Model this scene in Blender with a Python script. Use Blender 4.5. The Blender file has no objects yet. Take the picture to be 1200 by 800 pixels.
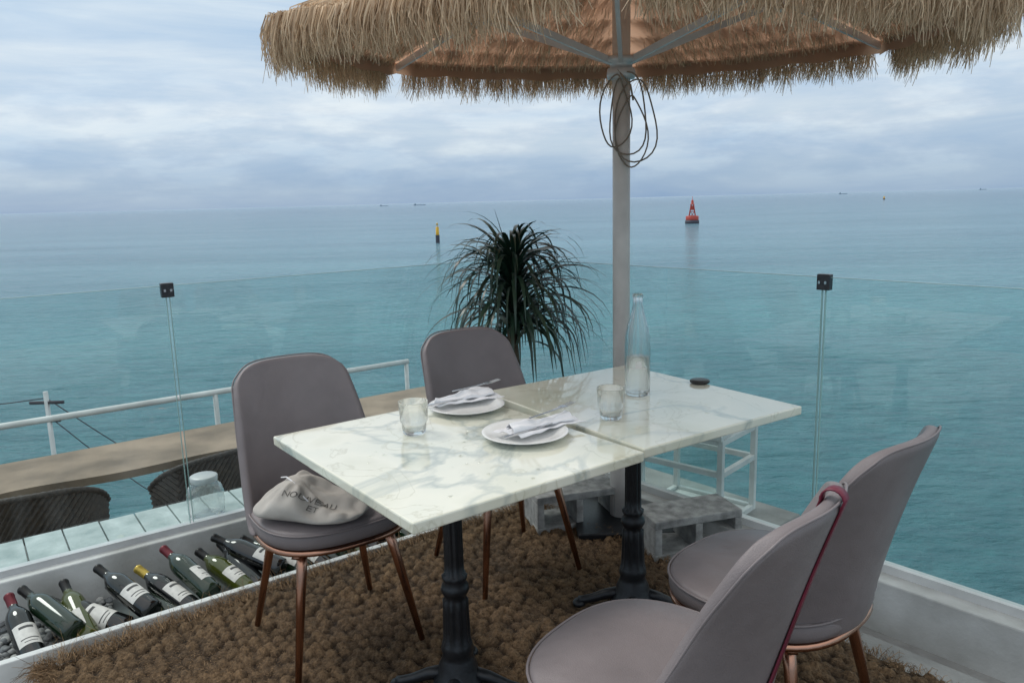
import bpy, math, random
import numpy as np
from mathutils import Vector, Matrix, noise
random.seed(7); np.random.seed(7)
S=bpy.context.scene
S.view_settings.view_transform='Standard'; S.view_settings.look='None'; S.view_settings.exposure=0
COL=S.collection

# ---------------------------------------------------------------- helpers
def empty(name,loc=(0,0,0),rz=0,rot=None):
    o=bpy.data.objects.new(name,None); COL.objects.link(o); o.location=loc
    o.rotation_euler=rot if rot else (0,0,rz); o.empty_display_size=.1
    return o
def mobj(name,vf,mat,parent=None,smooth=True,loc=(0,0,0),rot=(0,0,0),bevel=0,subsurf=0,rnd=None,solid=0):
    v,f=vf
    me=bpy.data.meshes.new(name); me.from_pydata([tuple(p) for p in v],[],f); me.update()
    if mat: me.materials.append(mat)
    if smooth: me.polygons.foreach_set('use_smooth',[True]*len(me.polygons))
    if rnd is not None:
        a=me.attributes.new('rnd','FLOAT','POINT'); a.data.foreach_set('value',np.asarray(rnd,dtype=np.float32))
    o=bpy.data.objects.new(name,me); COL.objects.link(o); o.location=loc; o.rotation_euler=rot
    if parent: o.parent=parent
    if solid:
        m=o.modifiers.new('s','SOLIDIFY'); m.thickness=solid; m.offset=0
    if bevel:
        m=o.modifiers.new('b','BEVEL'); m.width=bevel; m.segments=2; m.limit_method='ANGLE'
    if subsurf:
        m=o.modifiers.new('ss','SUBSURF'); m.levels=subsurf; m.render_levels=subsurf
    return o
def comb(*parts):
    V=[];F=[]
    for v,f in parts:
        n=len(V); V+=[tuple(p) for p in v]; F+=[tuple(i+n for i in q) for q in f]
    return V,F
def xf(vf,M):
    return [tuple(M@Vector(p)) for p in vf[0]],vf[1]
def box(c,s,rz=0):
    x,y,z=[k/2 for k in s]
    v=[Vector(p) for p in[(-x,-y,-z),(x,-y,-z),(x,y,-z),(-x,y,-z),(-x,-y,z),(x,-y,z),(x,y,z),(-x,y,z)]]
    R=Matrix.Rotation(rz,3,'Z'); v=[tuple(R@p+Vector(c)) for p in v]
    return v,[(0,3,2,1),(4,5,6,7),(0,1,5,4),(1,2,6,5),(2,3,7,6),(3,0,4,7)]
def bar(p,q,w,h=None):
    h=h or w; p=Vector(p);q=Vector(q);d=(q-p).normalized()
    up=Vector((0,0,1)) if abs(d.z)<.95 else Vector((0,1,0))
    a=d.cross(up).normalized(); b=a.cross(d)
    v=[]
    for c in(p,q):
        for s,t in((-1,-1),(1,-1),(1,1),(-1,1)): v.append(tuple(c+a*s*w/2+b*t*h/2))
    return v,[(0,1,2,3),(7,6,5,4),(0,4,5,1),(1,5,6,2),(2,6,7,3),(3,7,4,0)]
def lathe(prof,seg=32,fn=None,a0=0,a1=2*math.pi):
    full=abs(a1-a0-2*math.pi)<1e-6; n=seg if full else seg+1
    V=[];F=[]
    for (r,z) in prof:
        for i in range(n):
            t=a0+(a1-a0)*i/seg; rr=r*(fn(t,z) if fn else 1)
            V.append((rr*math.cos(t),rr*math.sin(t),z))
    for j in range(len(prof)-1):
        for i in range(seg):
            i2=(i+1)%n
            F.append((j*n+i,j*n+i2,(j+1)*n+i2,(j+1)*n+i))
    return V,F
def tube(pts,rad,seg=10,closed=False):
    pts=[Vector(p) for p in pts]; n=len(pts)
    if not hasattr(rad,'__len__'): rad=[rad]*n
    V=[];F=[]; prev=None
    for i,p in enumerate(pts):
        if closed: d=(pts[(i+1)%n]-pts[i-1]).normalized()
        else: d=(pts[min(i+1,n-1)]-pts[max(i-1,0)]).normalized()
        if prev is None:
            up=Vector((0,0,1)) if abs(d.z)<.9 else Vector((1,0,0)); a=d.cross(up).normalized()
        else: a=(prev-d*prev.dot(d)).normalized()
        prev=a; b=d.cross(a)
        for k in range(seg):
            t=2*math.pi*k/seg; V.append(tuple(p+(a*math.cos(t)+b*math.sin(t))*rad[i]))
    m=n if closed else n-1
    for i in range(m):
        for k in range(seg):
            k2=(k+1)%seg; j=(i+1)%n
            F.append((i*seg+k,i*seg+k2,j*seg+k2,j*seg+k))
    if not closed:
        F.append(tuple(range(seg))[::-1]); F.append(tuple((n-1)*seg+k for k in range(seg)))
    return V,F
def strands(name,paths,widths,mat,parent=None,taper=.4,flat=None):
    P=np.asarray(paths,dtype=np.float64); N,K,_=P.shape
    W=np.asarray(widths)[:,None,None]
    side=np.random.normal(size=(N,1,3)) if flat is None else np.asarray(flat)[:,None,:]
    d=(P[:,-1]-P[:,0])[:,None,:]; d=d/(np.linalg.norm(d,axis=2,keepdims=True)+1e-9)
    side=side-(side*d).sum(2,keepdims=True)*d; side/= (np.linalg.norm(side,axis=2,keepdims=True)+1e-9)
    tp=(np.linspace(1,taper,K) if not hasattr(taper,'__len__') else np.array(taper))[None,:,None]
    L=P-side*W*tp/2; R=P+side*W*tp/2
    V=np.stack([L,R],axis=2).reshape(-1,3)
    base=(np.arange(N)*K*2)[:,None]; k=np.arange(K-1)[None,:]*2
    q=np.stack([base+k,base+k+1,base+k+3,base+k+2],axis=2).reshape(-1,4)
    me=bpy.data.meshes.new(name)
    me.vertices.add(len(V)); me.vertices.foreach_set('co',V.ravel())
    me.loops.add(q.size); me.loops.foreach_set('vertex_index',q.ravel().astype(np.int32))
    me.polygons.add(len(q)); me.polygons.foreach_set('loop_start',(np.arange(len(q))*4).astype(np.int32))
    me.update(calc_edges=True); me.validate()
    a=me.attributes.new('rnd','FLOAT','POINT'); a.data.foreach_set('value',np.repeat(np.random.rand(N),K*2).astype(np.float32))
    me.materials.append(mat)
    me.polygons.foreach_set('use_smooth',[True]*len(me.polygons))
    o=bpy.data.objects.new(name,me); COL.objects.link(o)
    if parent:o.parent=parent
    return o

# ---------------------------------------------------------------- materials
def nmat(name):
    m=bpy.data.materials.new(name); m.use_nodes=True
    return m,m.node_tree.nodes,m.node_tree.links,m.node_tree.nodes['Principled BSDF']
def ramp(n,stops):
    r=n.new('ShaderNodeValToRGB'); e=r.color_ramp.elements
    while len(e)<len(stops): e.new(.5)
    for k,(p,c) in enumerate(stops):
        e[k].position=p; e[k].color=(*c,1) if len(c)==3 else c
    return r
def simple(name,col,rough=.5,metal=0,var=.12,scale=20,bump=0,bscale=200,col2=None,coat=0,detail=5,lowbump=0,lowscale=8):
    m,n,l,b=nmat(name)
    b.inputs['Roughness'].default_value=rough; b.inputs['Metallic'].default_value=metal
    b.inputs['Coat Weight'].default_value=coat
    tc=n.new('ShaderNodeTexCoord'); nz=n.new('ShaderNodeTexNoise'); nz.inputs['Scale'].default_value=scale; nz.inputs['Detail'].default_value=detail
    l.new(tc.outputs['Object'],nz.inputs['Vector'])
    c2=col2 or tuple(c*(1-2*var) for c in col)
    r=ramp(n,[(.3,c2),(.7,tuple(min(1,c*(1+var*.5)) for c in col))])
    l.new(nz.outputs['Fac'],r.inputs[0]); l.new(r.outputs[0],b.inputs['Base Color'])
    last=None
    if lowbump:
        n3=n.new('ShaderNodeTexNoise'); n3.inputs['Scale'].default_value=lowscale; n3.inputs['Detail'].default_value=2
        l.new(tc.outputs['Object'],n3.inputs['Vector'])
        b3=n.new('ShaderNodeBump'); b3.inputs['Strength'].default_value=lowbump; b3.inputs['Distance'].default_value=.02
        l.new(n3.outputs['Fac'],b3.inputs['Height']); last=b3
        rr=ramp(n,[(.3,(rough-.08,)*3),(.7,(rough+.12,)*3)]); l.new(n3.outputs['Fac'],rr.inputs[0]); l.new(rr.outputs[0],b.inputs['Roughness'])
    if bump:
        n2=n.new('ShaderNodeTexNoise'); n2.inputs['Scale'].default_value=bscale; n2.inputs['Detail'].default_value=4
        l.new(tc.outputs['Object'],n2.inputs['Vector'])
        bp=n.new('ShaderNodeBump'); bp.inputs['Strength'].default_value=bump; bp.inputs['Distance'].default_value=.004
        l.new(n2.outputs['Fac'],bp.inputs['Height'])
        if last: l.new(last.outputs[0],bp.inputs['Normal'])
        last=bp
    if last: l.new(last.outputs[0],b.inputs['Normal'])
    return m
def rndmat(name,c1,c2,rough=.7,transl=0):
    m,n,l,b=nmat(name); b.inputs['Roughness'].default_value=rough
    at=n.new('ShaderNodeAttribute'); at.attribute_name='rnd'
    r=ramp(n,[(0,c1),(1,c2)]); l.new(at.outputs['Fac'],r.inputs[0]); l.new(r.outputs[0],b.inputs['Base Color'])
    if transl:
        t=n.new('ShaderNodeBsdfTranslucent'); l.new(r.outputs[0],t.inputs['Color'])
        mx=n.new('ShaderNodeMixShader'); mx.inputs[0].default_value=transl
        l.new(b.outputs[0],mx.inputs[1]); l.new(t.outputs[0],mx.inputs[2]); l.new(mx.outputs[0],n['Material Output'].inputs['Surface'])
    return m
def glassmat(name,col=(1,1,1),ior=1.45,rough=0,tr=0):
    m,n,l,b=nmat(name); b.inputs['Base Color'].default_value=(*col,1); b.inputs['Transmission Weight'].default_value=1
    b.inputs['IOR'].default_value=ior; b.inputs['Roughness'].default_value=rough
    if tr:
        t=n.new('ShaderNodeBsdfTransparent'); t.inputs[0].default_value=(.97,.99,.985,1)
        mx=n.new('ShaderNodeMixShader'); mx.inputs[0].default_value=tr
        l.new(b.outputs[0],mx.inputs[1]); l.new(t.outputs[0],mx.inputs[2]); l.new(mx.outputs[0],n['Material Output'].inputs['Surface'])
    return m
def panemat(name,tint,refl_streak=0):
    m,n,l,b=nmat(name); n.remove(b)
    t=n.new('ShaderNodeBsdfTransparent'); t.inputs[0].default_value=(*tint,1)
    g=n.new('ShaderNodeBsdfGlossy'); g.inputs['Roughness'].default_value=.01; g.inputs[0].default_value=(.9,.97,.97,1)
    lw=n.new('ShaderNodeLayerWeight'); lw.inputs[0].default_value=.5
    p=n.new('ShaderNodeMath'); p.operation='POWER'; p.inputs[1].default_value=5; l.new(lw.outputs['Facing'],p.inputs[0])
    f=n.new('ShaderNodeMath'); f.operation='MULTIPLY_ADD'; f.inputs[1].default_value=.9; f.inputs[2].default_value=.07; l.new(p.outputs[0],f.inputs[0])
    mx=n.new('ShaderNodeMixShader'); l.new(f.outputs[0],mx.inputs[0]); l.new(t.outputs[0],mx.inputs[1]); l.new(g.outputs[0],mx.inputs[2])
    last=mx
    if refl_streak:   # reflection streaks painted as a pale diffuse layer over the glass
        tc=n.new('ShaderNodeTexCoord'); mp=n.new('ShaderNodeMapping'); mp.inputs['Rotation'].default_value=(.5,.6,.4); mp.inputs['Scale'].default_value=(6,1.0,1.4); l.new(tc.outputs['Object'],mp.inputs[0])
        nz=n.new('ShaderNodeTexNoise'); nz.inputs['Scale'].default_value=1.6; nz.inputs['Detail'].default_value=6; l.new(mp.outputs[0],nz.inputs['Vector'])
        r=ramp(n,[(.45,(0,0,0)),(.75,(refl_streak,)*3)]); l.new(nz.outputs['Fac'],r.inputs[0])
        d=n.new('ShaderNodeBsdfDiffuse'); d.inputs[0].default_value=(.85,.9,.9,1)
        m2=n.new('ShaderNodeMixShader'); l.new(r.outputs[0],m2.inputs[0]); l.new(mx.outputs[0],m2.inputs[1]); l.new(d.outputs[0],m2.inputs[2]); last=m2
    l.new(last.outputs[0],n['Material Output'].inputs['Surface'])
    return m

M_leather=simple('leather',(.215,.185,.188),.45,0,.08,6,.3,420,lowbump=.35,lowscale=9)
M_copper=simple('rose_gold',(.50,.27,.19),.25,1,.1,10)
M_iron=simple('cast_iron',(.018,.02,.024),.38,.3,.2,40,.2,150)
M_straw=rndmat('straw',(.38,.26,.165),(.90,.70,.49),.8,.33)
M_fibre=rndmat('coir_fibre',(.085,.050,.025),(.34,.215,.115),.9,0)
M_pole=simple('pole_paint',(.66,.62,.58),.4,.0,.08,10)
M_frame=simple('frame_metal',(.58,.59,.60),.4,.2,.08,10)
M_clip=simple('clip_metal',(.06,.06,.065),.35,.6,.2,80)
M_white=simple('white_paint',(.72,.73,.72),.5,0,.14,5,.15,60)
M_whitewall=simple('white_wall',(.68,.69,.68),.7,0,.18,4,.4,80,col2=(.40,.40,.38))
M_conc=simple('concrete',(.36,.36,.35),.85,0,.2,6,.6,90)
M_deck=simple('lower_deck_paving',(.16,.18,.18),.85,0,.2,3,.6,40)
M_block=simple('cinder_block',(.38,.38,.37),.95,0,.25,25,1,220)
M_wood=simple('weathered_wood',(.30,.225,.165),.7,0,.25,3,.4,60)
M_wicker=simple('wicker',(.045,.036,.032),.6,0,.3,60,1,90)
M_porcelain=simple('porcelain',(.82,.82,.80),.18,0,.02,10)
M_cloth=simple('napkin_cloth',(.82,.82,.84),.9,0,.03,30,.3,600)
M_steel=simple('steel',(.55,.55,.56),.2,1,.05,30)
M_black=simple('black_plastic',(.015,.014,.014),.4,0,.1,30)
M_canvas=simple('canvas',(.50,.47,.43),.95,0,.08,15,.5,700)
M_ink=simple('ink',(.10,.10,.10),.9,0,.1,20)
M_fink=simple('faded_print',(.21,.195,.18),.9,0,.35,60)
M_strap=simple('strap_leather',(.17,.014,.038),.45,0,.15,20,.2,300)
M_cable=simple('cable',(.24,.20,.16),.6,0,.1,20)
M_glass=glassmat('clear_glass',(1,1,1),1.45,0,.22)
M_water_in=glassmat('drinking_water',(.97,.99,1),1.2,0,.3)
M_winegreen=simple('wine_glass_green',(.012,.030,.014),.07,0,.3,5,coat=.5)
M_winedark=simple('wine_glass_dark',(.006,.007,.008),.07,0,.3,5,coat=.5)
M_wineolive=simple('wine_glass_olive',(.07,.085,.012),.08,0,.2,5,coat=.5)
M_label=simple('wine_label',(.74,.72,.68),.7,0,.08,60)
M_foil_y=simple('foil_gold',(.55,.40,.08),.3,.4,.1,40)
M_foil_k=simple('foil_black',(.02,.02,.02),.35,.3,.1,40)
M_foil_r=simple('foil_red',(.16,.02,.03),.35,.3,.1,40)
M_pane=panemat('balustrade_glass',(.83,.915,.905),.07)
M_pane_edge=simple('glass_edge',(.36,.55,.52),.15,0,.1,5,coat=.5)
M_leaf=rndmat('plant_leaf',(.006,.020,.014),(.028,.065,.040),.35,.1)
M_trunk=simple('trunk',(.12,.09,.06),.9,0,.3,30,1,80)
M_pot=simple('pot_ceramic',(.25,.22,.2),.6,0,.1,10)
M_red=simple('buoy_red',(.42,.05,.035),.5,0,.1,2)
M_yel=simple('buoy_yellow',(.65,.38,.02),.5,0,.1,2)
M_dark=simple('hull_dark',(.06,.06,.08),.6,0,.1,2)
M_ship=simple('ship_hazed',(.28,.37,.46),.6,0,.1,.1)  # distance haze is mixed into the ship colour
M_board=simple('whitewashed_board',(.50,.56,.56),.75,0,.18,9,.5,70,col2=(.30,.37,.37),detail=8)

m,n,l,b=nmat('canopy_fabric'); M_fab=m
b.inputs['Roughness'].default_value=.9
t=n.new('ShaderNodeBsdfTranslucent'); t.inputs[0].default_value=(.68,.42,.28,1)
mx=n.new('ShaderNodeMixShader'); mx.inputs[0].default_value=.5
tc=n.new('ShaderNodeTexCoord'); w=n.new('ShaderNodeTexNoise'); w.inputs['Scale'].default_value=4
l.new(tc.outputs['Object'],w.inputs['Vector']); r=ramp(n,[(.3,(.42,.26,.18)),(.7,(.58,.38,.27))]); l.new(w.outputs['Fac'],r.inputs[0]); l.new(r.outputs[0],b.inputs['Base Color'])
l.new(b.outputs[0],mx.inputs[1]); l.new(t.outputs[0],mx.inputs[2]); l.new(mx.outputs[0],n['Material Output'].inputs['Surface'])

def marble(name,seed):
    m,n,l,b=nmat(name)
    b.inputs['Roughness'].default_value=.09; b.inputs['Coat Weight'].default_value=.6; b.inputs['Coat Roughness'].default_value=.03
    tc=n.new('ShaderNodeTexCoord'); mp=n.new('ShaderNodeMapping'); mp.inputs['Location'].default_value=(seed,seed*1.7,seed*.3); mp.inputs['Rotation'].default_value=(0,0,.6+seed)
    l.new(tc.outputs['Object'],mp.inputs[0])
    def vein(scale,dist,wid,loc):
        nz=n.new('ShaderNodeTexNoise'); nz.inputs['Scale'].default_value=scale; nz.inputs['Detail'].default_value=6; nz.inputs['Distortion'].default_value=dist
        l.new(mp.outputs[0],nz.inputs['Vector'])
        s=n.new('ShaderNodeMath'); s.operation='SUBTRACT'; s.inputs[1].default_value=loc; l.new(nz.outputs['Fac'],s.inputs[0])
        a=n.new('ShaderNodeMath'); a.operation='ABSOLUTE'; l.new(s.outputs[0],a.inputs[0])
        r=ramp(n,[(0,(1,1,1)),(wid,(0,0,0))]); l.new(a.outputs[0],r.inputs[0]); return r
    v1=vein(1.9,.8,.028,.5); v2=vein(4,1.0,.014,.47)
    cl=n.new('ShaderNodeTexNoise'); cl.inputs['Scale'].default_value=3; cl.inputs['Detail'].default_value=4; l.new(mp.outputs[0],cl.inputs['Vector'])
    base=ramp(n,[(.35,(.68,.68,.55)),(.5,(.80,.79,.67)),(.7,(.71,.73,.63))]); l.new(cl.outputs['Fac'],base.inputs[0])
    m1=n.new('ShaderNodeMixRGB'); m1.inputs[2].default_value=(.28,.34,.33,1); l.new(base.outputs[0],m1.inputs[1])
    f2=n.new('ShaderNodeMath'); f2.operation='MULTIPLY'; l.new(v1.outputs[0],f2.inputs[0]); l.new(cl.outputs['Fac'],f2.inputs[1])
    f3=n.new('ShaderNodeMath'); f3.operation='MULTIPLY'; f3.inputs[1].default_value=1.05; l.new(f2.outputs[0],f3.inputs[0]); l.new(f3.outputs[0],m1.inputs[0])
    m2=n.new('ShaderNodeMixRGB'); m2.inputs[2].default_value=(.44,.42,.29,1); l.new(m1.outputs[0],m2.inputs[1])
    g=n.new('ShaderNodeMath'); g.operation='MULTIPLY'; g.inputs[1].default_value=.4; l.new(v2.outputs[0],g.inputs[0]); l.new(g.outputs[0],m2.inputs[0])
    l.new(m2.outputs[0],b.inputs['Base Color'])
    return m
M_marb1=marble('marble_a',1.3); M_marb2=marble('marble_b',4.1)

# coir mat base
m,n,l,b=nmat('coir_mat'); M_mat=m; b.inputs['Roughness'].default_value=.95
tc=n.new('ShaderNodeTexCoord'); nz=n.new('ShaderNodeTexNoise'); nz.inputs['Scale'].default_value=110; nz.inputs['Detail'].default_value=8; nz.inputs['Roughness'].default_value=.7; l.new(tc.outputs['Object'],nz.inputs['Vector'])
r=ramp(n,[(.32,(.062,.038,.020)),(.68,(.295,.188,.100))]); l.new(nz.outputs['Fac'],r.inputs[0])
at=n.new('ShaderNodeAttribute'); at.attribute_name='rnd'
r2=ramp(n,[(0,(.20,.18,.16)),(.6,(.8,.8,.8)),(1,(1,1,1))]); l.new(at.outputs['Fac'],r2.inputs[0])  # rnd is knot height here: shade painted into the hollows
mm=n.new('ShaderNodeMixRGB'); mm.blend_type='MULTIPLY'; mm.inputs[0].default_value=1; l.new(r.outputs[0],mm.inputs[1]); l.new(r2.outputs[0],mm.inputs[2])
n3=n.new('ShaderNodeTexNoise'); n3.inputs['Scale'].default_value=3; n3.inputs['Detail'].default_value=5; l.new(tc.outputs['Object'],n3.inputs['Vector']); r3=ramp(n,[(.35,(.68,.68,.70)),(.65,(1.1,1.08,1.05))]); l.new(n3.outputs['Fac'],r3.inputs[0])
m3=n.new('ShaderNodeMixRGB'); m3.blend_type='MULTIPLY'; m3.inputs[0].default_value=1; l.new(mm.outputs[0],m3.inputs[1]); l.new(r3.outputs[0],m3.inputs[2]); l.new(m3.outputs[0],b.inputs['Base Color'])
n2=n.new('ShaderNodeTexNoise'); n2.inputs['Scale'].default_value=260; n2.inputs['Detail'].default_value=5; l.new(tc.outputs['Object'],n2.inputs['Vector'])
bp=n.new('ShaderNodeBump'); bp.inputs['Strength'].default_value=1; bp.inputs['Distance'].default_value=.008; l.new(n2.outputs['Fac'],bp.inputs['Height']); l.new(bp.outputs[0],b.inputs['Normal'])

# sea
m,n,l,b=nmat('sea_water'); M_sea=m
b.inputs['Roughness'].default_value=.12; b.inputs['IOR'].default_value=1.33; b.inputs['Specular IOR Level'].default_value=.36
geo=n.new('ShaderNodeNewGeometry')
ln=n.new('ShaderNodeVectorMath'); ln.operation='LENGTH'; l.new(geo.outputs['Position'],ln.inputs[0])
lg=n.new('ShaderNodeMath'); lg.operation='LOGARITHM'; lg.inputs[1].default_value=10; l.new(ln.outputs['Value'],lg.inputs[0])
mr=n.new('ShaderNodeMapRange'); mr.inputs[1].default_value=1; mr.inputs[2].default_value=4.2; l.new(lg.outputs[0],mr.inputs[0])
rr=ramp(n,[(0,(.055,.165,.185)),(.12,(.09,.255,.285)),(.24,(.155,.375,.42)),(.40,(.16,.31,.385)),(.62,(.105,.21,.30)),(1,(.10,.21,.32))]); l.new(mr.outputs[0],rr.inputs[0])  # water's own teal nearby, horizon haze painted in farther out
def wnoise(sx,sy,det,rg=.62,rot=.25):
    q=n.new('ShaderNodeMapping'); q.inputs['Scale'].default_value=(sx,sy,1); q.inputs['Rotation'].default_value=(0,0,rot); l.new(geo.outputs['Position'],q.inputs[0])
    z=n.new('ShaderNodeTexNoise'); z.inputs['Scale'].default_value=1; z.inputs['Detail'].default_value=det; z.inputs['Roughness'].default_value=rg; l.new(q.outputs[0],z.inputs['Vector']); return z
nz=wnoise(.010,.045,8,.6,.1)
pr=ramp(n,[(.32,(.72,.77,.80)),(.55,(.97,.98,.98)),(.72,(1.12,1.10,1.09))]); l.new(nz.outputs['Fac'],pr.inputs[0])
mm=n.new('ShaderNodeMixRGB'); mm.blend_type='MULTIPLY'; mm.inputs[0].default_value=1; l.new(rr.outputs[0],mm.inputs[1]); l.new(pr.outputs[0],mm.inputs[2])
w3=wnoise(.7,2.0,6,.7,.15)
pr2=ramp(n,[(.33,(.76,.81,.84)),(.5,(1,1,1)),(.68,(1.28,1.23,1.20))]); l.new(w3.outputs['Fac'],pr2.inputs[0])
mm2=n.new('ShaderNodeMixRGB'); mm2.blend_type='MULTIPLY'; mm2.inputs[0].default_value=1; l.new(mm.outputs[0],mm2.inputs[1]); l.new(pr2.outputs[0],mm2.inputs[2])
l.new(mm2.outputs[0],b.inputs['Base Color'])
w1=wnoise(.45,1.0,9); w2=wnoise(.06,.16,4)
ad=n.new('ShaderNodeMath'); ad.operation='MULTIPLY_ADD'; ad.inputs[1].default_value=2.0; l.new(w2.outputs['Fac'],ad.inputs[0]); l.new(w1.outputs['Fac'],ad.inputs[2])
bp=n.new('ShaderNodeBump'); bp.inputs['Strength'].default_value=1; bp.inputs['Distance'].default_value=1.4; l.new(ad.outputs[0],bp.inputs['Height']); l.new(bp.outputs[0],b.inputs['Normal'])

# ---------------------------------------------------------------- world
W=bpy.data.worlds.new("World"); S.world=W; W.use_nodes=True
n=W.node_tree.nodes; l=W.node_tree.links; n.clear()
out=n.new('ShaderNodeOutputWorld')
SUN_EL=math.radians(52); SUN_ROT=math.radians(-60)
sky=n.new('ShaderNodeTexSky'); sky.sky_type='NISHITA'; sky.sun_disc=False; sky.sun_elevation=SUN_EL; sky.sun_rotation=SUN_ROT
b1=n.new('ShaderNodeBackground'); b1.inputs[1].default_value=.12; l.new(sky.outputs[0],b1.inputs[0])
tc=n.new('ShaderNodeTexCoord'); sp=n.new('ShaderNodeSeparateXYZ'); l.new(tc.outputs['Generated'],sp.inputs[0])
rz=ramp(n,[(0,(.32,.45,.62)),(.025,(.37,.50,.66)),(.055,(.50,.61,.74)),(.11,(.67,.75,.83)),(.22,(.62,.73,.83)),(.5,(.97,1.0,1.0)),(1,(1.25,1.25,1.22))]); l.new(sp.outputs['Z'],rz.inputs[0])
mp=n.new('ShaderNodeMapping'); mp.inputs['Scale'].default_value=(1.2,1.2,8); mp.inputs['Rotation'].default_value=(0,.05,0); l.new(tc.outputs['Generated'],mp.inputs[0])
nz=n.new('ShaderNodeTexNoise'); nz.inputs['Scale'].default_value=2.8; nz.inputs['Detail'].default_value=10; nz.inputs['Roughness'].default_value=.6; nz.inputs['Distortion'].default_value=.4; l.new(mp.outputs[0],nz.inputs['Vector'])
cr=ramp(n,[(.33,(.76,.86,.97)),(.5,(.96,.99,1.02)),(.66,(1.14,1.11,1.07))]); l.new(nz.outputs['Fac'],cr.inputs[0])
mm=n.new('ShaderNodeMixRGB'); mm.blend_type='MULTIPLY'; mm.inputs[0].default_value=1; l.new(rz.outputs[0],mm.inputs[1]); l.new(cr.outputs[0],mm.inputs[2])
mp2=n.new('ShaderNodeMapping'); mp2.inputs['Scale'].default_value=(5,5,17); l.new(tc.outputs['Generated'],mp2.inputs[0])
nz2=n.new('ShaderNodeTexNoise'); nz2.inputs['Scale'].default_value=1.6; nz2.inputs['Detail'].default_value=8; nz2.inputs['Roughness'].default_value=.55; l.new(mp2.outputs[0],nz2.inputs['Vector'])
pr_=ramp(n,[(.42,(.86,.91,.96)),(.50,(.97,.98,1)),(.58,(1.13,1.11,1.08))]); l.new(nz2.outputs['Fac'],pr_.inputs[0])
msk=ramp(n,[(0,(.1,.1,.1)),(.03,(.8,.8,.8)),(.09,(1,1,1)),(.16,(.25,.25,.25)),(.4,(0,0,0))]); l.new(sp.outputs['Z'],msk.inputs[0])
mm3=n.new('ShaderNodeMixRGB'); mm3.blend_type='MULTIPLY'; l.new(msk.outputs[0],mm3.inputs[0]); l.new(mm.outputs[0],mm3.inputs[1]); l.new(pr_.outputs[0],mm3.inputs[2])
b2=n.new('ShaderNodeBackground'); b2.inputs[1].default_value=1.0; l.new(mm3.outputs[0],b2.inputs[0])
mx=n.new('ShaderNodeMixShader'); mx.inputs[0].default_value=.88
l.new(b1.outputs[0],mx.inputs[1]); l.new(b2.outputs[0],mx.inputs[2]); l.new(mx.outputs[0],out.inputs[0])
sd=bpy.data.lights.new('sun','SUN'); sd.energy=1.5; sd.angle=math.radians(20); sd.color=(1,.96,.9)
so=bpy.data.objects.new('sun',sd); COL.objects.link(so)
dirv=Vector((math.sin(SUN_ROT)*math.cos(SUN_EL),math.cos(SUN_ROT)*math.cos(SUN_EL),math.sin(SUN_EL)))
so.rotation_euler=dirv.to_track_quat('Z','Y').to_euler()

# ---------------------------------------------------------------- camera
cd=bpy.data.cameras.new('camera'); cam=bpy.data.objects.new('camera',cd); COL.objects.link(cam); S.camera=cam
cd.lens=27; cd.sensor_width=36; cd.clip_start=.05; cd.clip_end=80000
th=math.radians(10.39); a=math.radians(1.48)
fw=Vector((0,math.cos(th),-math.sin(th))); U0=Vector((0,math.sin(th),math.cos(th))); R0=Vector((1,0,0))
cr_=R0*math.cos(a)-U0*math.sin(a); cu=R0*math.sin(a)+U0*math.cos(a)
M=Matrix((cr_,cu,-fw)).transposed().to_4x4(); M.translation=(0,0,1.4); cam.matrix_world=M

SEA=-7.6
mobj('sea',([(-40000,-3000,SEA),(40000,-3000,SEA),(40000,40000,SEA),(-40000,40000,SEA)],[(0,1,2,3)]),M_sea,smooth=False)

CR=Vector((.003,4.06,0))
eL=Vector((-.809,-.588,0)); nL=Vector((.588,-.809,0))
eR=Vector((.652,-.758,0)); nR=Vector((-.758,-.652,0))
def PL(s,nn,z): return tuple(CR+eL*s+nL*nn+Vector((0,0,z)))
def PR(s,nn,z): return tuple(CR+eR*s+nR*nn+Vector((0,0,z)))
def prism(P,s0,s1,n0,n1,z0,z1):
    v=[P(s0,n0,z0),P(s1,n0,z0),P(s1,n1,z0),P(s0,n1,z0),P(s0,n0,z1),P(s1,n0,z1),P(s1,n1,z1),P(s0,n1,z1)]
    return v,[(0,3,2,1),(4,5,6,7),(0,1,5,4),(1,2,6,5),(2,3,7,6),(3,0,4,7)]

# terrace
FZ=-.12
terr=empty('terrace')
mobj('terrace_floor',([PL(0.0,0.0,FZ),PL(5.5,0.0,FZ),tuple(Vector(PL(5.5,0,FZ))+eR*7),tuple(Vector(PR(7,0,FZ)))],[(0,1,2,3)]),M_conc,terr,smooth=False)
mobj('curb_left',prism(PL,.068,5.5,-.06,.06,-.5,.075),M_whitewall,terr,smooth=False,bevel=.006)
mobj('curb_right',prism(PR,-.06,6,-.07,.09,-.5,.070),M_whitewall,terr,smooth=False,bevel=.006)
mobj('channel_left',prism(PL,.02,5.4,-.018,.018,.0752,.1),M_frame,terr,smooth=False)
mobj('channel_right',prism(PR,.02,6,-.018,.018,.0702,.1),M_white,terr,smooth=False)
mobj('outer_wall_right',prism(PR,-.05,6,-.067,.0,SEA-.5,-.5),M_whitewall,terr,smooth=False)
mobj('step_right',prism(PR,1.0,6,.25,.62,FZ-.02,-.045),M_conc,terr,smooth=False,bevel=.008)
mobj('step_corner',prism(PR,.12,.995,.095,.62,FZ-.02,-.02),M_conc,terr,smooth=False,bevel=.008)
mobj('outer_ledge',prism(PR,-.1,1.35,-.62,-.075,-.35,-.10),M_conc,terr,smooth=False,bevel=.008)

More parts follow.
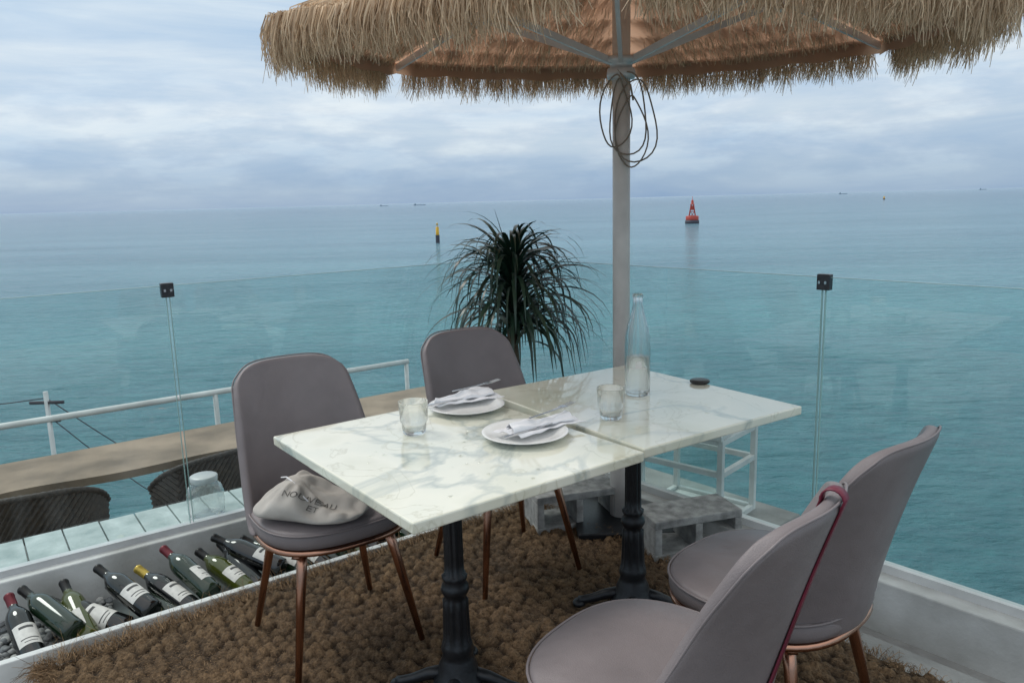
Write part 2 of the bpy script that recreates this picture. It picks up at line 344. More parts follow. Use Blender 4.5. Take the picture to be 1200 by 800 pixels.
led=empty('plank_ledge')
parts=[]; s=-.1
while s<4.6:
    w=.135+random.uniform(-.004,.004)
    parts.append(prism(PL,s,s+w,-.40+random.uniform(-.006,.006),-.064,.030,.050+random.uniform(0,.005))); s+=w+.006
mobj('boards',comb(*parts),M_board,led,smooth=False,bevel=.002)
mobj('bearer',prism(PL,-.1,4.6,-.38,-.07,-.04,.0295),M_white,led,smooth=False)

bal=empty('glass_balustrade')
def panel(P,s0,s1,nm):
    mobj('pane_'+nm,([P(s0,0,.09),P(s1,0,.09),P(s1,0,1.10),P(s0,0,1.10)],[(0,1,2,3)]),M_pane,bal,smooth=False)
    e=[prism(P,s0,s1,-.004,.004,1.1001,1.1022),prism(P,s0-.003,s0-.0002,-.005,.005,.09,1.102),prism(P,s1+.0002,s1+.003,-.005,.005,.09,1.102)]
    mobj('pane_edge_'+nm,comb(*e),M_pane_edge,bal,smooth=False)
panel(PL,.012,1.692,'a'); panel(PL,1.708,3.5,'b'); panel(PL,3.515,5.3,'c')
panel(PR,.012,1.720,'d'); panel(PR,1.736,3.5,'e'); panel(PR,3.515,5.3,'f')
for P,s,nm in((PL,1.70,'a'),(PR,1.728,'b')):
    mobj('clip_'+nm,prism(P,s-.024,s+.024,-.014,.014,1.055,1.112),M_clip,bal,smooth=False,bevel=.003)
    mobj('bolt_'+nm,comb(prism(P,s-.016,s-.008,.0141,.019,1.078,1.088),prism(P,s+.008,s+.016,.0141,.019,1.078,1.088)),M_steel,bal,smooth=False)

tr=empty('bottle_planter')
mobj('rim',prism(PL,.75,2.9,.515,.545,-.119,.008),M_white,tr,smooth=False,bevel=.004)
mobj('end_board',prism(PL,.72,.749,.062,.545,-.119,.0),M_white,tr,smooth=False,bevel=.004)
mobj('liner',prism(PL,.75,2.9,.062,.514,-.119,-.112),M_deck,tr,smooth=False)

def pebbles(name,fn,count):
    import bmesh
    bm=bmesh.new(); bmesh.ops.create_icosphere(bm,subdivisions=2,radius=1); base=[v.co.copy() for v in bm.verts]; fs=[tuple(v.index for v in f.verts) for f in bm.faces]; bm.free()
    V=[];F=[];R=[]
    for i in range(count):
        c=Vector(fn()); s=Vector((random.uniform(.012,.024),random.uniform(.010,.018),random.uniform(.007,.012)))
        rot=Matrix.Rotation(random.uniform(0,6.28),3,'Z')@Matrix.Rotation(random.uniform(-.4,.4),3,'X'); k=len(V)
        for p in base: V.append(tuple(c+rot@Vector((p.x*s.x,p.y*s.y,p.z*s.z))))
        F+=[tuple(q+k for q in f) for f in fs]; R+=[random.random()]*len(base)
    mobj(name,(V,F),rndmat('pebble_stone',(.12,.13,.14),(.48,.48,.46),.6),rnd=R)
pebbles('pebbles',lambda:PL(random.uniform(2.05,3.0),random.uniform(.08,.50),-.105+random.uniform(0,.03)),900)

prof=[(0.0,.004),(.03,0),(.0375,.006),(.038,.02),(.038,.18),(.036,.2),(.028,.222),(.017,.24),(.0145,.255),(.0145,.295),(.0158,.296),(.0158,.303),(.0145,.305),(0,.305)]
def wine(P0,P1,glass,foil,label=True,roll=0):
    e=empty('wine_bottle',P0); d=(Vector(P1)-Vector(P0)).normalized()
    e.rotation_mode='QUATERNION'; e.rotation_quaternion=d.to_track_quat('Z','Y')@Matrix.Rotation(roll,4,'Z').to_quaternion()
    e.scale=(1.08,1.08,1.08)
    mobj('bottle_body',lathe(prof,28),glass,e)
    mobj('foil',lathe([(.0148,.245),(.0152,.25),(.0152,.2945),(.0163,.2955),(.0163,.3035),(.0150,.3058),(0,.3060)],24),foil,e)
    if label:
        z0=random.uniform(.045,.06); z1=z0+random.uniform(.06,.095); aw=random.uniform(1.0,1.5)
        mobj('label',lathe([(.0383,z0),(.0383,z1)],24,a0=-aw,a1=aw),M_label,e)
        mobj('label_print',comb(lathe([(.0385,z1-.022),(.0385,z1-.012)],12,a0=-.55,a1=.55),lathe([(.0385,z0+.022),(.0385,z0+.026)],12,a0=-.7,a1=.7),lathe([(.0385,z0+.010),(.0385,z0+.013)],12,a0=-.5,a1=.5)),M_ink,e)
gl=[M_winedark,M_winegreen,M_winedark,M_winegreen,M_wineolive,M_winedark]
fo=[M_foil_k,M_foil_k,M_foil_y,M_foil_k,M_foil_k,M_foil_k,M_foil_r]
s=.92; i=0
while s<2.45:
    s0=s-.12+random.uniform(-.03,.03); lay=(i%3==2)*.045
    P0=Vector(PL(s0,.44+random.uniform(-.03,.02),-.070+lay)); P1=Vector(PL(s+random.uniform(-.07,.10),.14+random.uniform(-.02,.05),.035+lay+random.uniform(-.03,.02)))
    d=(P1-P0).normalized(); q=d.to_track_quat('Z','Y'); lx=q@Vector((1,0,0)); ly=q@Vector((0,1,0)); tv=(Vector((0,-.3,1))).normalized()
    roll=math.atan2(tv.dot(ly),tv.dot(lx))+random.uniform(-1.1,1.1)
    wine(P0,P1,gl[(i*5+2)%6],fo[(i*3+1)%7],i%4!=1,roll)
    s+=.088 if i%3 else .075; i+=1

# ---------------------------------------------------------------- coir mat
oA=Vector((.79,.613,0)); oB=Vector((-.613,.79,0)); O=Vector((-.2,2.0,0))
a0,a1,b0,b1=-.93,1.13,-2.3,.965; st=.0065
na=int((a1-a0)/st); nb=int((b1-b0)/st)
A,Bg=np.meshgrid(np.linspace(a0,a1,na),np.linspace(b0,b1,nb),indexing='ij')
rng=np.random.RandomState(3)
pa,pb=.034,.044
NI=int((a1-a0)/pa)+6; NJ=int((b1-b0)/pb)+6
ja=rng.uniform(-.28,.28,(NI,NJ)); jb=rng.uniform(-.28,.28,(NI,NJ)); jh=rng.uniform(.4,1.2,(NI,NJ))
def height(A,B):
    x=(A-a0)/pa+2+.4*np.sin(B*5)+.25*np.sin(B*13+A*4); y=(B-b0)/pb+2+.4*np.sin(A*4)+.25*np.sin(A*11)
    H=np.zeros_like(A)
    xi=np.floor(x).astype(int)
    for di in(-1,0,1):
        ii=np.clip(xi+di,0,NI-1); off=(ii%2)*.5
        yi=np.floor(y-off).astype(int)
        for dj in(-1,0,1):
            jj=np.clip(yi+dj,0,NJ-1)
            cx=ii+.5+ja[ii,jj]; cy=jj+.5+off+jb[ii,jj]
            d=((x-cx)/.60)**2+((y-cy)/.60)**2
            H=np.maximum(H,jh[ii,jj]*np.sqrt(np.clip(1-d,0,1)))
    return H
H=height(A,Bg)
edge=np.minimum.reduce([A-a0,a1-A,Bg-b0,b1-Bg])
Z=-.012+.015*H+.008*rng.rand(*H.shape)*(.3+H)+.007*np.sin(A*3+1)*np.sin(Bg*2.3); Z=np.where(edge<.02,-.03,Z)
wob=(.02*np.sin(A*17)+.02*np.sin(Bg*13+1))*(edge<.06)*.5
X=O.x+oA.x*(A+wob)+oB.x*Bg; Y=O.y+oA.y*(A+wob)+oB.y*Bg
V=np.stack([X,Y,Z],2).reshape(-1,3)
idx=np.arange(na*nb).reshape(na,nb); q=np.stack([idx[:-1,:-1],idx[1:,:-1],idx[1:,1:],idx[:-1,1:]],2).reshape(-1,4)
me=bpy.data.meshes.new('mat'); me.vertices.add(len(V)); me.vertices.foreach_set('co',V.ravel()); me.loops.add(q.size); me.loops.foreach_set('vertex_index',q.ravel().astype(np.int32)); me.polygons.add(len(q)); me.polygons.foreach_set('loop_start',(np.arange(len(q))*4).astype(np.int32)); me.update(calc_edges=True)
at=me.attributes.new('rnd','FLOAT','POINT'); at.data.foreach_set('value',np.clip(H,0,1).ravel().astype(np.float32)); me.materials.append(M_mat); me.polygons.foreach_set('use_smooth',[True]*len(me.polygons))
matE=empty('coir_mat'); mo=bpy.data.objects.new('mat_weave',me); COL.objects.link(mo); mo.parent=matE
def PA(a,b,z): return tuple(O+oA*a+oB*b+Vector((0,0,z)))
mobj('mat_platform',prism(PA,a0+.03,a1-.01,b0,b1-.01,FZ-.02,-.03),M_conc,matE,smooth=False)
N=80000
fa=rng.uniform(a0+.01,a1-.01,N); fb=b1-.01-(b1-b0-.4)*rng.beta(1.2,1.6,N)
h=height(fa,fb); z=-.012+.015*h
dirs=rng.normal(size=(N,3)); dirs[:,2]=np.abs(dirs[:,2])*.5; dirs/=np.linalg.norm(dirs,axis=1,keepdims=True)
L=rng.uniform(.005,.014,N)[:,None]
P0=np.stack([O.x+oA.x*fa+oB.x*fb,O.y+oA.y*fa+oB.y*fb,z+.002],1)
P1=P0+dirs*L*.5; P2=P1+(dirs*np.array([1,1,.1])+rng.normal(size=(N,3))*.35)*L*.5
strands('fibres',np.stack([P0,P1,P2],1),rng.uniform(.0010,.0018,N),M_fibre,matE)
def fringe(n,pf,outv,ln):
    t=rng.rand(n); P0=np.array([pf(x) for x in t]); P0[:,:2]-=np.array(outv[:2])*rng.uniform(0,.05,n)[:,None]; P0[:,2]=rng.uniform(-.02,.010,n)
    clm=(.45+.75*np.abs(np.sin(t*37)*np.sin(t*91+1)))[:,None]
    o=np.array(outv)[None]+rng.normal(size=(n,3))*.5; Ls=rng.uniform(.3,1,n)[:,None]*ln*clm
    P1=P0+o*Ls*.5+np.array([0,0,.006]); P2=P1+(o*.8+rng.normal(size=(n,3))*.3)*Ls*.5-np.array([0,0,1])*rng.uniform(.005,.03,n)[:,None]
    return np.stack([P0,P1,P2],1)
fr=np.concatenate([fringe(8000,lambda t:PA(a0+(a1-a0)*t,b1,0),tuple(oB),.08),fringe(5000,lambda t:PA(a1,b0+(b1-b0)*t,0),tuple(oA),.045),fringe(4000,lambda t:PA(a0,b1-1.2*t,0),tuple(-oA),.06)])
strands('edge_fibres',fr,rng.uniform(.0012,.0024,len(fr)),M_fibre,matE)

# ---------------------------------------------------------------- tables
def table(c,ang,w,d,marb):
    e=empty('dining_table',(c[0],c[1],0),math.radians(ang))
    mobj('marble_top',box((0,0,.7365),(w,d,.027)),marb,e,smooth=False,bevel=.004)
    mobj('under_frame',box((0,0,.714),(w-.10,d-.10,.018)),M_iron,e,smooth=False)
    mobj('support_cross',comb(bar((-.22,0,.695),(.22,0,.695),.03,.02),bar((0,-.26,.694),(0,.26,.694),.03,.019)),M_iron,e,smooth=False)
    def fl(t,z):
        if .16<z<.30 or .36<z<.62: return 1+.09*math.cos(10*t)
        return 1
    pr=[(.0,.684),(.05,.684),(.05,.676),(.028,.668),(.022,.65),(.024,.63),(.0245,.61),(.025,.5),(.0255,.40),(.026,.372),(.034,.366),(.036,.356),(.030,.346),(.038,.335),(.041,.322),(.036,.310),(.030,.300),(.034,.292),(.034,.26),(.036,.2),(.037,.17),(.044,.155),(.047,.14),(.042,.125),(.046,.11),(.055,.09),(.06,.06),(.072,.045),(.074,.03),(0,.03)]
    mobj('pedestal',lathe(pr,60,fl),M_iron,e)
    ft=[]
    for k in range(4):
        t=k*math.pi/2+math.pi/4; dx,dy=math.cos(t),math.sin(t)
        ft.append(tube([(dx*.03,dy*.03,.065),(dx*.09,dy*.09,.05),(dx*.14,dy*.14,.030),(dx*.17,dy*.17,.022),(dx*.185,dy*.185,.018)],[.020,.018,.015,.014,.016],12))
        ft.append(xf(lathe([(0,.001),(.022,.001),(.024,.01),(.018,.020),(0,.022)],16),Matrix.Translation((dx*.185,dy*.185,0))))
    mobj('feet',comb(*ft),M_iron,e)
    return e
table((-.18,2.02),37,.69,.80,M_marb1)
table((.394,2.449),34,.67,.80,M_marb2)

# ---------------------------------------------------------------- chairs
def sm(t): t=max(0,min(1,t)); return t*t*(3-2*t)
def shell(u,v):
    ph=math.radians(84+(30-84)*(v**.55))
    w=.236+(.192-.236)*v**1.3
    if v>.86:
        t=(v-.86)/.14; w*=(1-.16*t**3)
    R=w/math.sin(ph); yb=-.215-.075*v-.05*v*v
    x=R*math.sin(u*ph); y=yb+R*(1-math.cos(u*ph)); z=.408+v*.482
    z-= .026*abs(u)**5*sm((v-.6)/.4)
    return Vector((x,y,z))
def chair(c,f):
    ang=math.atan2(-f[0],f[1]); e=empty('dining_chair',(c[0],c[1],0),ang)
    nu,nv=22,22
    V=[];F=[]
    for j in range(nv+1):
        for i in range(nu+1): V.append(tuple(shell(-1+2*i/nu,j/nv)))
    for j in range(nv):
        for i in range(nu):
            k=j*(nu+1)+i; F.append((k,k+1,k+nu+2,k+nu+1))
    mobj('backrest',(V,F),M_leather,e,solid=.030,subsurf=2)
    pp=[shell(-1,j/22)for j in range(1,22)]+[shell(-1+2*i/22,1) for i in range(0,23)]+[shell(1,1-j/22) for j in range(1,22)]
    pp=[p+Vector((p.x*.012,-.0115,.0)) for p in pp]
    mobj('back_piping',tube(pp,.0026,6),M_leather,e)
    def outl(t,k=1):
        n_=2.6; cx=abs(math.cos(t))**(2/n_)*math.copysign(1,math.cos(t)); sy=abs(math.sin(t))**(2/n_)*math.copysign(1,math.sin(t))
        return cx*.236*k,sy*.228*k
    sg=48
    def disc(prof):
        V=[];F=[]
        for k,z in prof:
            for i in range(sg):
                x,y=outl(2*math.pi*i/sg,k); V.append((x,y,z))
        for j in range(len(prof)-1):
            for i in range(sg): F.append((j*sg+i,j*sg+(i+1)%sg,(j+1)*sg+(i+1)%sg,(j+1)*sg+i))
        return V,F
    mobj('seat',disc([(.001,.4125),(.9,.4125),(.985,.418),(1.0,.432),(1.0,.448),(.985,.462),(.95,.469),(.6,.473),(.25,.470),(0.001,.469)]),M_leather,e)
    sp=[(outl(2*math.pi*i/sg,1.004)[0],outl(2*math.pi*i/sg,1.004)[1],.461) for i in range(sg)]
    mobj('seat_piping',tube(sp,.0032,6,True),M_leather,e)
    mobj('copper_band',disc([(.001,.394),(.95,.394),(.985,.396),(.995,.402),(.985,.411),(.95,.412),(.001,.412)]),M_copper,e)
    lg=[]
    for sx in(-1,1):
        for sy in(-1,1):
            lg.append(tube([(sx*.135,sy*.125,.400),(sx*.150,sy*.145,.33),(sx*.205,sy*.205,.012)],[.0165,.0155,.0095],14))
            lg.append(bar((sx*.06,sy*.06,.386),(sx*.17,sy*.16,.386),.022,.010))
    mobj('legs',comb(*lg),M_copper,e)
    return e
chA=chair((-.60,2.33),(.56,-.83))
chB=chair((-.045,2.80),(.50,-.86))
chC=chair((.265,1.43),(-.76,.65))
chD=chair((.635,1.80),(-.66,.75))
def ribbon(pts,wd,vec):
    V=[];F=[]
    for p in pts:
        V.append(tuple(p-vec*wd/2)); V.append(tuple(p+vec*wd/2))
    for i in range(len(pts)-1): F.append((2*i,2*i+1,2*i+3,2*i+2))
    return V,F
pts=[]
def uu(v): return -.22+.38*math.sin(v*math.pi*.62)
for k in range(0,30):
    v=1-k/29; p=shell(uu(v),v); pts.append(p+Vector((0,-1,.15)).normalized()*.0200)
u=uu(1)
front=[shell(u,1-k/20*.75)+Vector((0,1,-.15)).normalized()*.0200 for k in range(20)]
top=[shell(u,1)+Vector((0,math.sin(t)*-.0200,.0+math.cos(t)*.0200)) for t in np.linspace(-1.4,1.4,8)]
mobj('bag_strap',ribbon(front[::-1]+top+pts+[pts[-1]+Vector((0,.03,-.05)),pts[-1]+Vector((0,.08,-.12))],.024,Vector((1,0,0))),M_strap,None,solid=.003,
     loc=chC.location,rot=chC.rotation_euler)

# ---------------------------------------------------------------- tableware
TZ=.7502
def plate(x,y):
    e=empty('dinner_plate',(x,y,TZ))
    pr=[(0,.002),(.065,.002),(.068,0),(.074,0),(.078,.004),(.105,.013),(.120,.018),(.1215,.0195),(.120,.0205),(.105,.0165),(.082,.0085),(.072,.0055),(0,.0050)]
    mobj('dish',lathe(pr,64),M_porcelain,e)
plate(-.150,2.363); plate(.030,2.058)
def tumbler(x,y):
    e=empty('water_glass',(x,y,TZ))
    pr=[(0,.0005),(.030,.0005),(.0325,.003),(.0345,.02),(.036,.035),(.0395,.037),(.0425,.094),(.0418,.0955),(.0405,.094),(.0375,.04),(.0335,.036),(.031,.016),(.028,.012),(0,.011)]
    mobj('tumbler',lathe(pr,48,lambda t,z:(1+.012*math.cos(9*t)) if z<.036 else 1),M_glass,e)
tumbler(-.287,2.125); tumbler(.291,2.224)
e=empty('glass_water_bottle',(.416,2.50,TZ))
pr=[(0,.0005),(.036,.0005),(.041,.005),(.042,.02),(.042,.17),(.040,.20),(.033,.235),(.022,.275),(.0165,.30),(.0155,.325),(.018,.327),(.018,.337),(.0155,.339),(.0135,.337),(.0130,.30),(.019,.275),(.030,.235),(.0372,.20),(.0392,.17),(.0392,.02),(.037,.008),(0,.007)]
mobj('bottle_glass',lathe(pr,48),M_glass,e)
mobj('water',lathe([(0,.009),(.036,.009),(.0380,.02),(.0380,.13),(0,.13)],48),M_water_in,e)
mobj('bottle_print',comb(lathe([(.0423,.095),(.0423,.099)],20,a0=-2.3,a1=-1.0),lathe([(.0423,.10),(.0423,.122)],8,a0=-1.9,a1=-1.4)),M_label,e)
e=empty('ashtray',(.658,2.634,TZ)); mobj('ashtray_body',lathe([(0,.0005),(.028,.0005),(.034,.005),(.035,.010),(.031,.013),(.02,.014),(0,.014)],40),M_black,e)

def fork(parent,x0,y0,ang,z):
    p=[bar((0,0,0),(.10,0,.002),.007,.0022),bar((.10,0,.002),(.13,0,.004),.010,.002),box((.142,0,.0045),(.024,.022,.002))]
    for k in range(4): p.append(bar((.154,-.0085+k*.0057,.0045),(.19,-.0085+k*.0057,.009),.0026,.0016))
    M_=Matrix.Translation((x0,y0,z))@Matrix.Rotation(ang,4,'Z')
    mobj('fork',xf(comb(*p),M_),M_steel,parent,smooth=False,bevel=.0006)
def knife(parent,x0,y0,ang,z):
    p=[bar((0,0,0),(.09,0,.0),.010,.004),([(.09,-.006,0),(.18,-.008,0),(.20,.004,0),(.09,.006,0),(.09,-.006,.0018),(.18,-.008,.0018),(.20,.004,.0012),(.09,.006,.0018)],[(0,3,2,1),(4,5,6,7),(0,1,5,4),(1,2,6,5),(2,3,7,6),(3,0,4,7)])]
    mobj('knife',xf(comb(*p),Matrix.Translation((x0,y0,z))@Matrix.Rotation(ang,4,'Z')),M_steel,parent,smooth=False)
def napkin(c,ang,seed):
    e=empty('napkin_with_cutlery',(c[0],c[1],TZ+.017),math.radians(ang))
    nx,ny=44,26; V=[];F=[]
    for layer in range(2):
        k0=len(V); ln=.235-.02*layer
        for i in range(nx+1):
            t=i/nx; wd=(.036+.020*t+.012*math.sin(t*5+seed))*(1-.30*layer)
            for j in range(ny+1):
                s=j/ny*2-1; x=-ln/2+ln*t+.012*s*(1 if layer%2 else -1)+.008*layer; y=s*wd+.006*math.sin(t*4+seed)+.006*layer
                nz=noise.noise(Vector((x*25+seed,y*30,layer*4)))
                hump=(.006,.020)[layer]*max(0,1-s*s)**.5*(.75+.25*math.sin(t*6+seed))
                z=.003+layer*.004+hump+.007*nz+.0022*math.sin(s*7+t*3)
                V.append((x,y,max(z,.0005+layer*.004)))
        for i in range(nx):
            for j in range(ny):
                k=k0+i*(ny+1)+j; F.append((k,k+ny+1,k+ny+2,k+1))
    mobj('cloth',(V,F),M_cloth,e,solid=.0018,subsurf=1)
    fork(e,-.035,.004,math.radians(5),.034); knife(e,-.155,-.030,math.radians(4),.012)
napkin((.072,2.09),40,1.0); napkin((-.165,2.42),33,4.2)
dv=[]
for k in range(46):
    x=random.gauss(-.10,.16); y=random.gauss(1.95,.15)
    if abs(x+.18)>.3: continue
    r_=random.uniform(.002,.006)
    dv.append(xf(lathe([(r_,0),(r_*.8,r_*.22),(0.0001,r_*.32)],10),Matrix.Translation((x,y,TZ))))
for k in range(22):
    x=random.gauss(.45,.12); y=random.gauss(2.35,.10); r_=random.uniform(.002,.006)
    dv.append(xf(lathe([(r_,0),(r_*.8,r_*.22),(0.0001,r_*.32)],10),Matrix.Translation((x,y,TZ))))
mobj('water_droplets',comb(*dv),M_water_in)

# ---------------------------------------------------------------- cloth bag on the chair
e=empty('cloth_bag',(-.625,2.215,.475),math.radians(-6))
V=[];F=[];nu,nv=96,44
for j in range(nv+1):
    ph=-math.pi/2+math.pi*j/nv
    for i in range(nu):
        t=2*math.pi*i/nu; cx,sx=math.cos(t),math.sin(t); cp,sp_=math.cos(ph),math.sin(ph)
        x=.172*math.copysign(abs(cx)**.8,cx)*abs(cp)**.75; y=.110*math.copysign(abs(sx)**.8,sx)*abs(cp)**.75
        top=.054+.055*math.exp(-((x+.055)/.07)**2)+.012*(y/.1)-.018*max(0,x/.15)
        z=top*.5*(1+math.copysign(abs(sp_)**.85,sp_))
        r_=math.hypot(x+.05,y-.01)
        fold=.007*math.sin(math.atan2(y-.01,x+.05)*9+noise.noise(Vector((x*8,y*8,0)))*4)*min(1,r_/.06)
        nn=noise.noise(Vector((x*11,y*11,2)))*.014+abs(noise.noise(Vector((x*22+3,y*16,1))))*.014
        if sp_>-.2: z=max(z+(fold+nn)*.8*(1+sp_)/2,.001)
        V.append((x+nn*.4,y,z))
for j in range(nv):
    for i in range(nu): F.append((j*nu+i,j*nu+(i+1)%nu,(j+1)*nu+(i+1)%nu,(j+1)*nu+i))
bag=mobj('bag_cloth',(V,F),M_canvas,e,subsurf=1)
mobj('drawstring',tube([(-.10,.03,.105),(-.07,.0,.118),(-.04,-.02,.108),(-.01,-.05,.085),(.02,-.07,.07)],.0022,6),M_cloth,e)
for txt,xx,yy,zz,sz in(('NOUVEAU',.015,-.06,.06,.029),('ET',.03,-.085,.045,.027)):
    cu_=bpy.data.curves.new('print','FONT'); cu_.body=txt; cu_.size=sz; cu_.align_x='CENTER'
    to=bpy.data.objects.new('print_tmp',cu_); COL.objects.link(to); bpy.context.view_layer.update()
    dg=bpy.context.evaluated_depsgraph_get(); tm=bpy.data.meshes.new_from_object(to.evaluated_get(dg)); bpy.data.objects.remove(to)
    tm.materials.clear(); tm.materials.append(M_fink)
    o=bpy.data.objects.new('print_'+txt.lower(),tm); COL.objects.link(o); o.parent=e; o.location=(xx,yy,zz); o.rotation_euler=(math.radians(45),0,math.radians(-8))
    sb=o.modifiers.new('sb','SUBSURF'); sb.subdivision_type='SIMPLE'; sb.levels=2; sb.render_levels=2
    sw=o.modifiers.new('sw','SHRINKWRAP'); sw.target=bag; sw.wrap_method='PROJECT'; sw.use_project_z=True; sw.use_negative_direction=True; sw.use_positive_direction=True; sw.offset=.0012; sw.wrap_mode='ABOVE_SURFACE'

# ---------------------------------------------------------------- parasol
UC=(.468,3.234); R_=1.35; RISE=.42; ZR=2.04
um=empty('thatched_parasol',(UC[0],UC[1],0))
mobj('pole',tube([(0,0,-.02),(0,0,1.2),(0,0,2.42)],[.036,.036,.036],28),M_pole,um)
mobj('pole_sleeve',lathe([(.0365,.0),(.05,.0),(.05,.34),(.046,.345),(.0365,.345)],28),M_pole,um)
mobj('base_plate',box((0,0,.0),(.42,.42,.03)),M_iron,um,smooth=False,bevel=.005)
can=empty('canopy',(0,0,ZR)); can.parent=um; can.rotation_euler=(math.radians(3.4),0,0)
cor=[Vector((math.cos(math.radians(20+60*k)),math.sin(math.radians(20+60*k)),0))*R_ for k in range(6)]
def cpt(k,t,f,dz=0):
    p=cor[k%6].lerp(cor[(k+1)%6],t)*f
    sag=-.02*math.sin(math.pi*t)*f
    return Vector((p.x,p.y,(1-f)*RISE+sag+dz))
V=[];F=[]
nt=10; nf=8
for k in range(6):
    b_=len(V)
    for j in range(nf+1):
        for i in range(nt+1): V.append(tuple(cpt(k,i/nt,j/nf)))
    for j in range(nf):
        for i in range(nt):
            q=b_+j*(nt+1)+i; F.append((q,q+1,q+nt+2,q+nt+1))
mobj('fabric',(V,F),M_fab,can)
V=[];F=[]
for k in range(6):
    b_=len(V)
    for i in range(nt+1):
        p=cpt(k,i/nt,.985); V.append(tuple(p)); V.append((p.x,p.y,p.z-.055+.008*math.sin(i*2.5+k)))
    for i in range(nt): F.append((b_+2*i,b_+2*i+2,b_+2*i+3,b_+2*i+1))
mobj('valance',(V,F),M_fab,can)
rib=[]
for k in range(6):
    c=cor[k]; rib.append(bar((c.x*.03,c.y*.03,RISE-.035),(c.x*.985,c.y*.985,-.017),.018,.030))
    rib.append(bar((c.x*.035,c.y*.035,-.10),(c.x*.55,c.y*.55,RISE*.45-.045),.016,.026))
    rib.append(bar((c.x*.52,c.y*.52,RISE*.48-.05),(c.x*.58,c.y*.58,RISE*.42-.05),.030,.036))
mobj('ribs',comb(*rib),M_frame,can,smooth=False)
mobj('runner',lathe([(.037,-.17),(.055,-.17),(.058,-.15),(.055,-.13),(.045,-.125),(.045,-.11),(.062,-.105),(.062,-.085),(.045,-.08),(.037,-.08)],28),M_frame,can)
mobj('crown_hub',lathe([(.037,RISE-.09),(.06,RISE-.085),(.06,RISE-.02),(0,RISE-.01)],28),M_frame,can)
p4=[];w4=[];p6=[];w6=[]
def clump(k,t,s): return noise.noise(Vector((k*7.1+t*s,s*.3,k*1.7)))
for f0,cnt,ln in((.05,260,.34),(.17,500,.30),(.31,800,.30),(.45,1100,.30),(.60,1600,.30),(.74,2300,.24),(.87,3000,.17)):
    for c in range(cnt):
        k=random.randrange(6); t=random.random(); e1=cor[(k+1)%6]-cor[k]; e1.normalize(); o=Vector((e1.y,-e1.x,0))
        f=f0+random.uniform(-.02,.02); base=cpt(k,t,f); L=ln*random.uniform(.75,1.1)*(1+.15*clump(k,t,14))
        sl=RISE/(R_*.866); lat=e1*random.gauss(0,.022)+e1*clump(k,t,30)*.02
        lift=random.uniform(0,.022)
        p=[base+Vector((0,0,.004+lift*.3)),base+o*L*.4+lat*.4+Vector((0,0,-sl*L*.4+.020+lift)),base+o*L*.75+lat+Vector((0,0,-sl*L*.75+.018+lift)),base+o*L*.95+lat*1.6+Vector((0,0,-sl*L-.028+lift*.4))]
        p4.append([tuple(x) for x in p]); w4.append(random.uniform(.004,.008))
GAP=.030
for layer in range(3):
    for c in range(3900):
        k=random.randrange(6); t=random.uniform(GAP,1-GAP); e1=cor[(k+1)%6]-cor[k]; e1.normalize(); o=Vector((e1.y,-e1.x,0))
        f=.960+.014*layer; base=cpt(k,t,f); cl=clump(k,t,26); cl2=clump(k,t,90)
        L=(.142+.045*cl+.045*cl2)*random.uniform(.68,1.12)
        lat=e1*(random.gauss(0,.011)+cl2*.03); wv=Vector((random.gauss(0,.003),random.gauss(0,.003),0)); ob=.028+.010*layer+random.uniform(-.012,.014)
        p=[base+Vector((0,0,.006)),base+o*ob+Vector((0,0,.010+.012*random.random())),base+o*(ob+.022)+lat*.4+wv+Vector((0,0,-L*.3)),base+o*(ob+.024)+lat*.8-wv+Vector((0,0,-L*.58)),base+o*(ob+.022)+lat*1.3+wv+Vector((0,0,-L*.8)),base+o*(ob+.018)+lat*2+wv*2.2+Vector((0,0,-L))]
        p6.append([tuple(x) for x in p]); w6.append(random.uniform(.003,.0062))
strands('thatch_top',p4,w4,M_straw,can,taper=.5)
strands('thatch_fringe',p6,w6,M_straw,can,taper=.4)
def loop(cx,w,ztop,zbot,ph):
    pts=[]
    for i in range(28):
        t=2*math.pi*i/28; z=(ztop+zbot)/2+(ztop-zbot)/2*math.cos(t); ww=w*math.sin(t)*(1-.25*math.cos(t))
        pts.append((cx+ww+.006*math.sin(3*t+ph),-.045-.006*math.sin(2*t+ph),z))
    return tube(pts,.0032,8,True)
mobj('cable',comb(loop(.02,.075,1.89,1.57,0),loop(.05,.085,1.86,1.54,1),loop(-.03,.06,1.88,1.60,2),tube([(-.02,-.04,1.9),(0,-.05,1.87),(.03,-.045,1.84),(.04,-.05,1.78)],.004,8),loop(.035,.06,1.80,1.52,3)),M_cable,um)

# ---------------------------------------------------------------- cinder blocks
def block(x,y,z,rz):
    e=empty('cinder_block',(x,y,z),rz); L,Wd,Hh=.39,.19,.17; t=.032
    parts=[box((0,0,t/2),(L,Wd,t)),box((0,0,Hh-t/2),(L,Wd,t))]
    for xx in(-L/2+t/2,0,L/2-t/2): parts.append(box((xx,0,Hh/2),(t,Wd-.001,Hh-2*t)))
    mobj('block_body',comb(*parts),M_block,e,smooth=False,bevel=.004)
rz=math.atan2(eR.y,eR.x)
block(.70,2.96,-.019,rz+1.15); block(.25,3.24,-.019,rz+1.15)

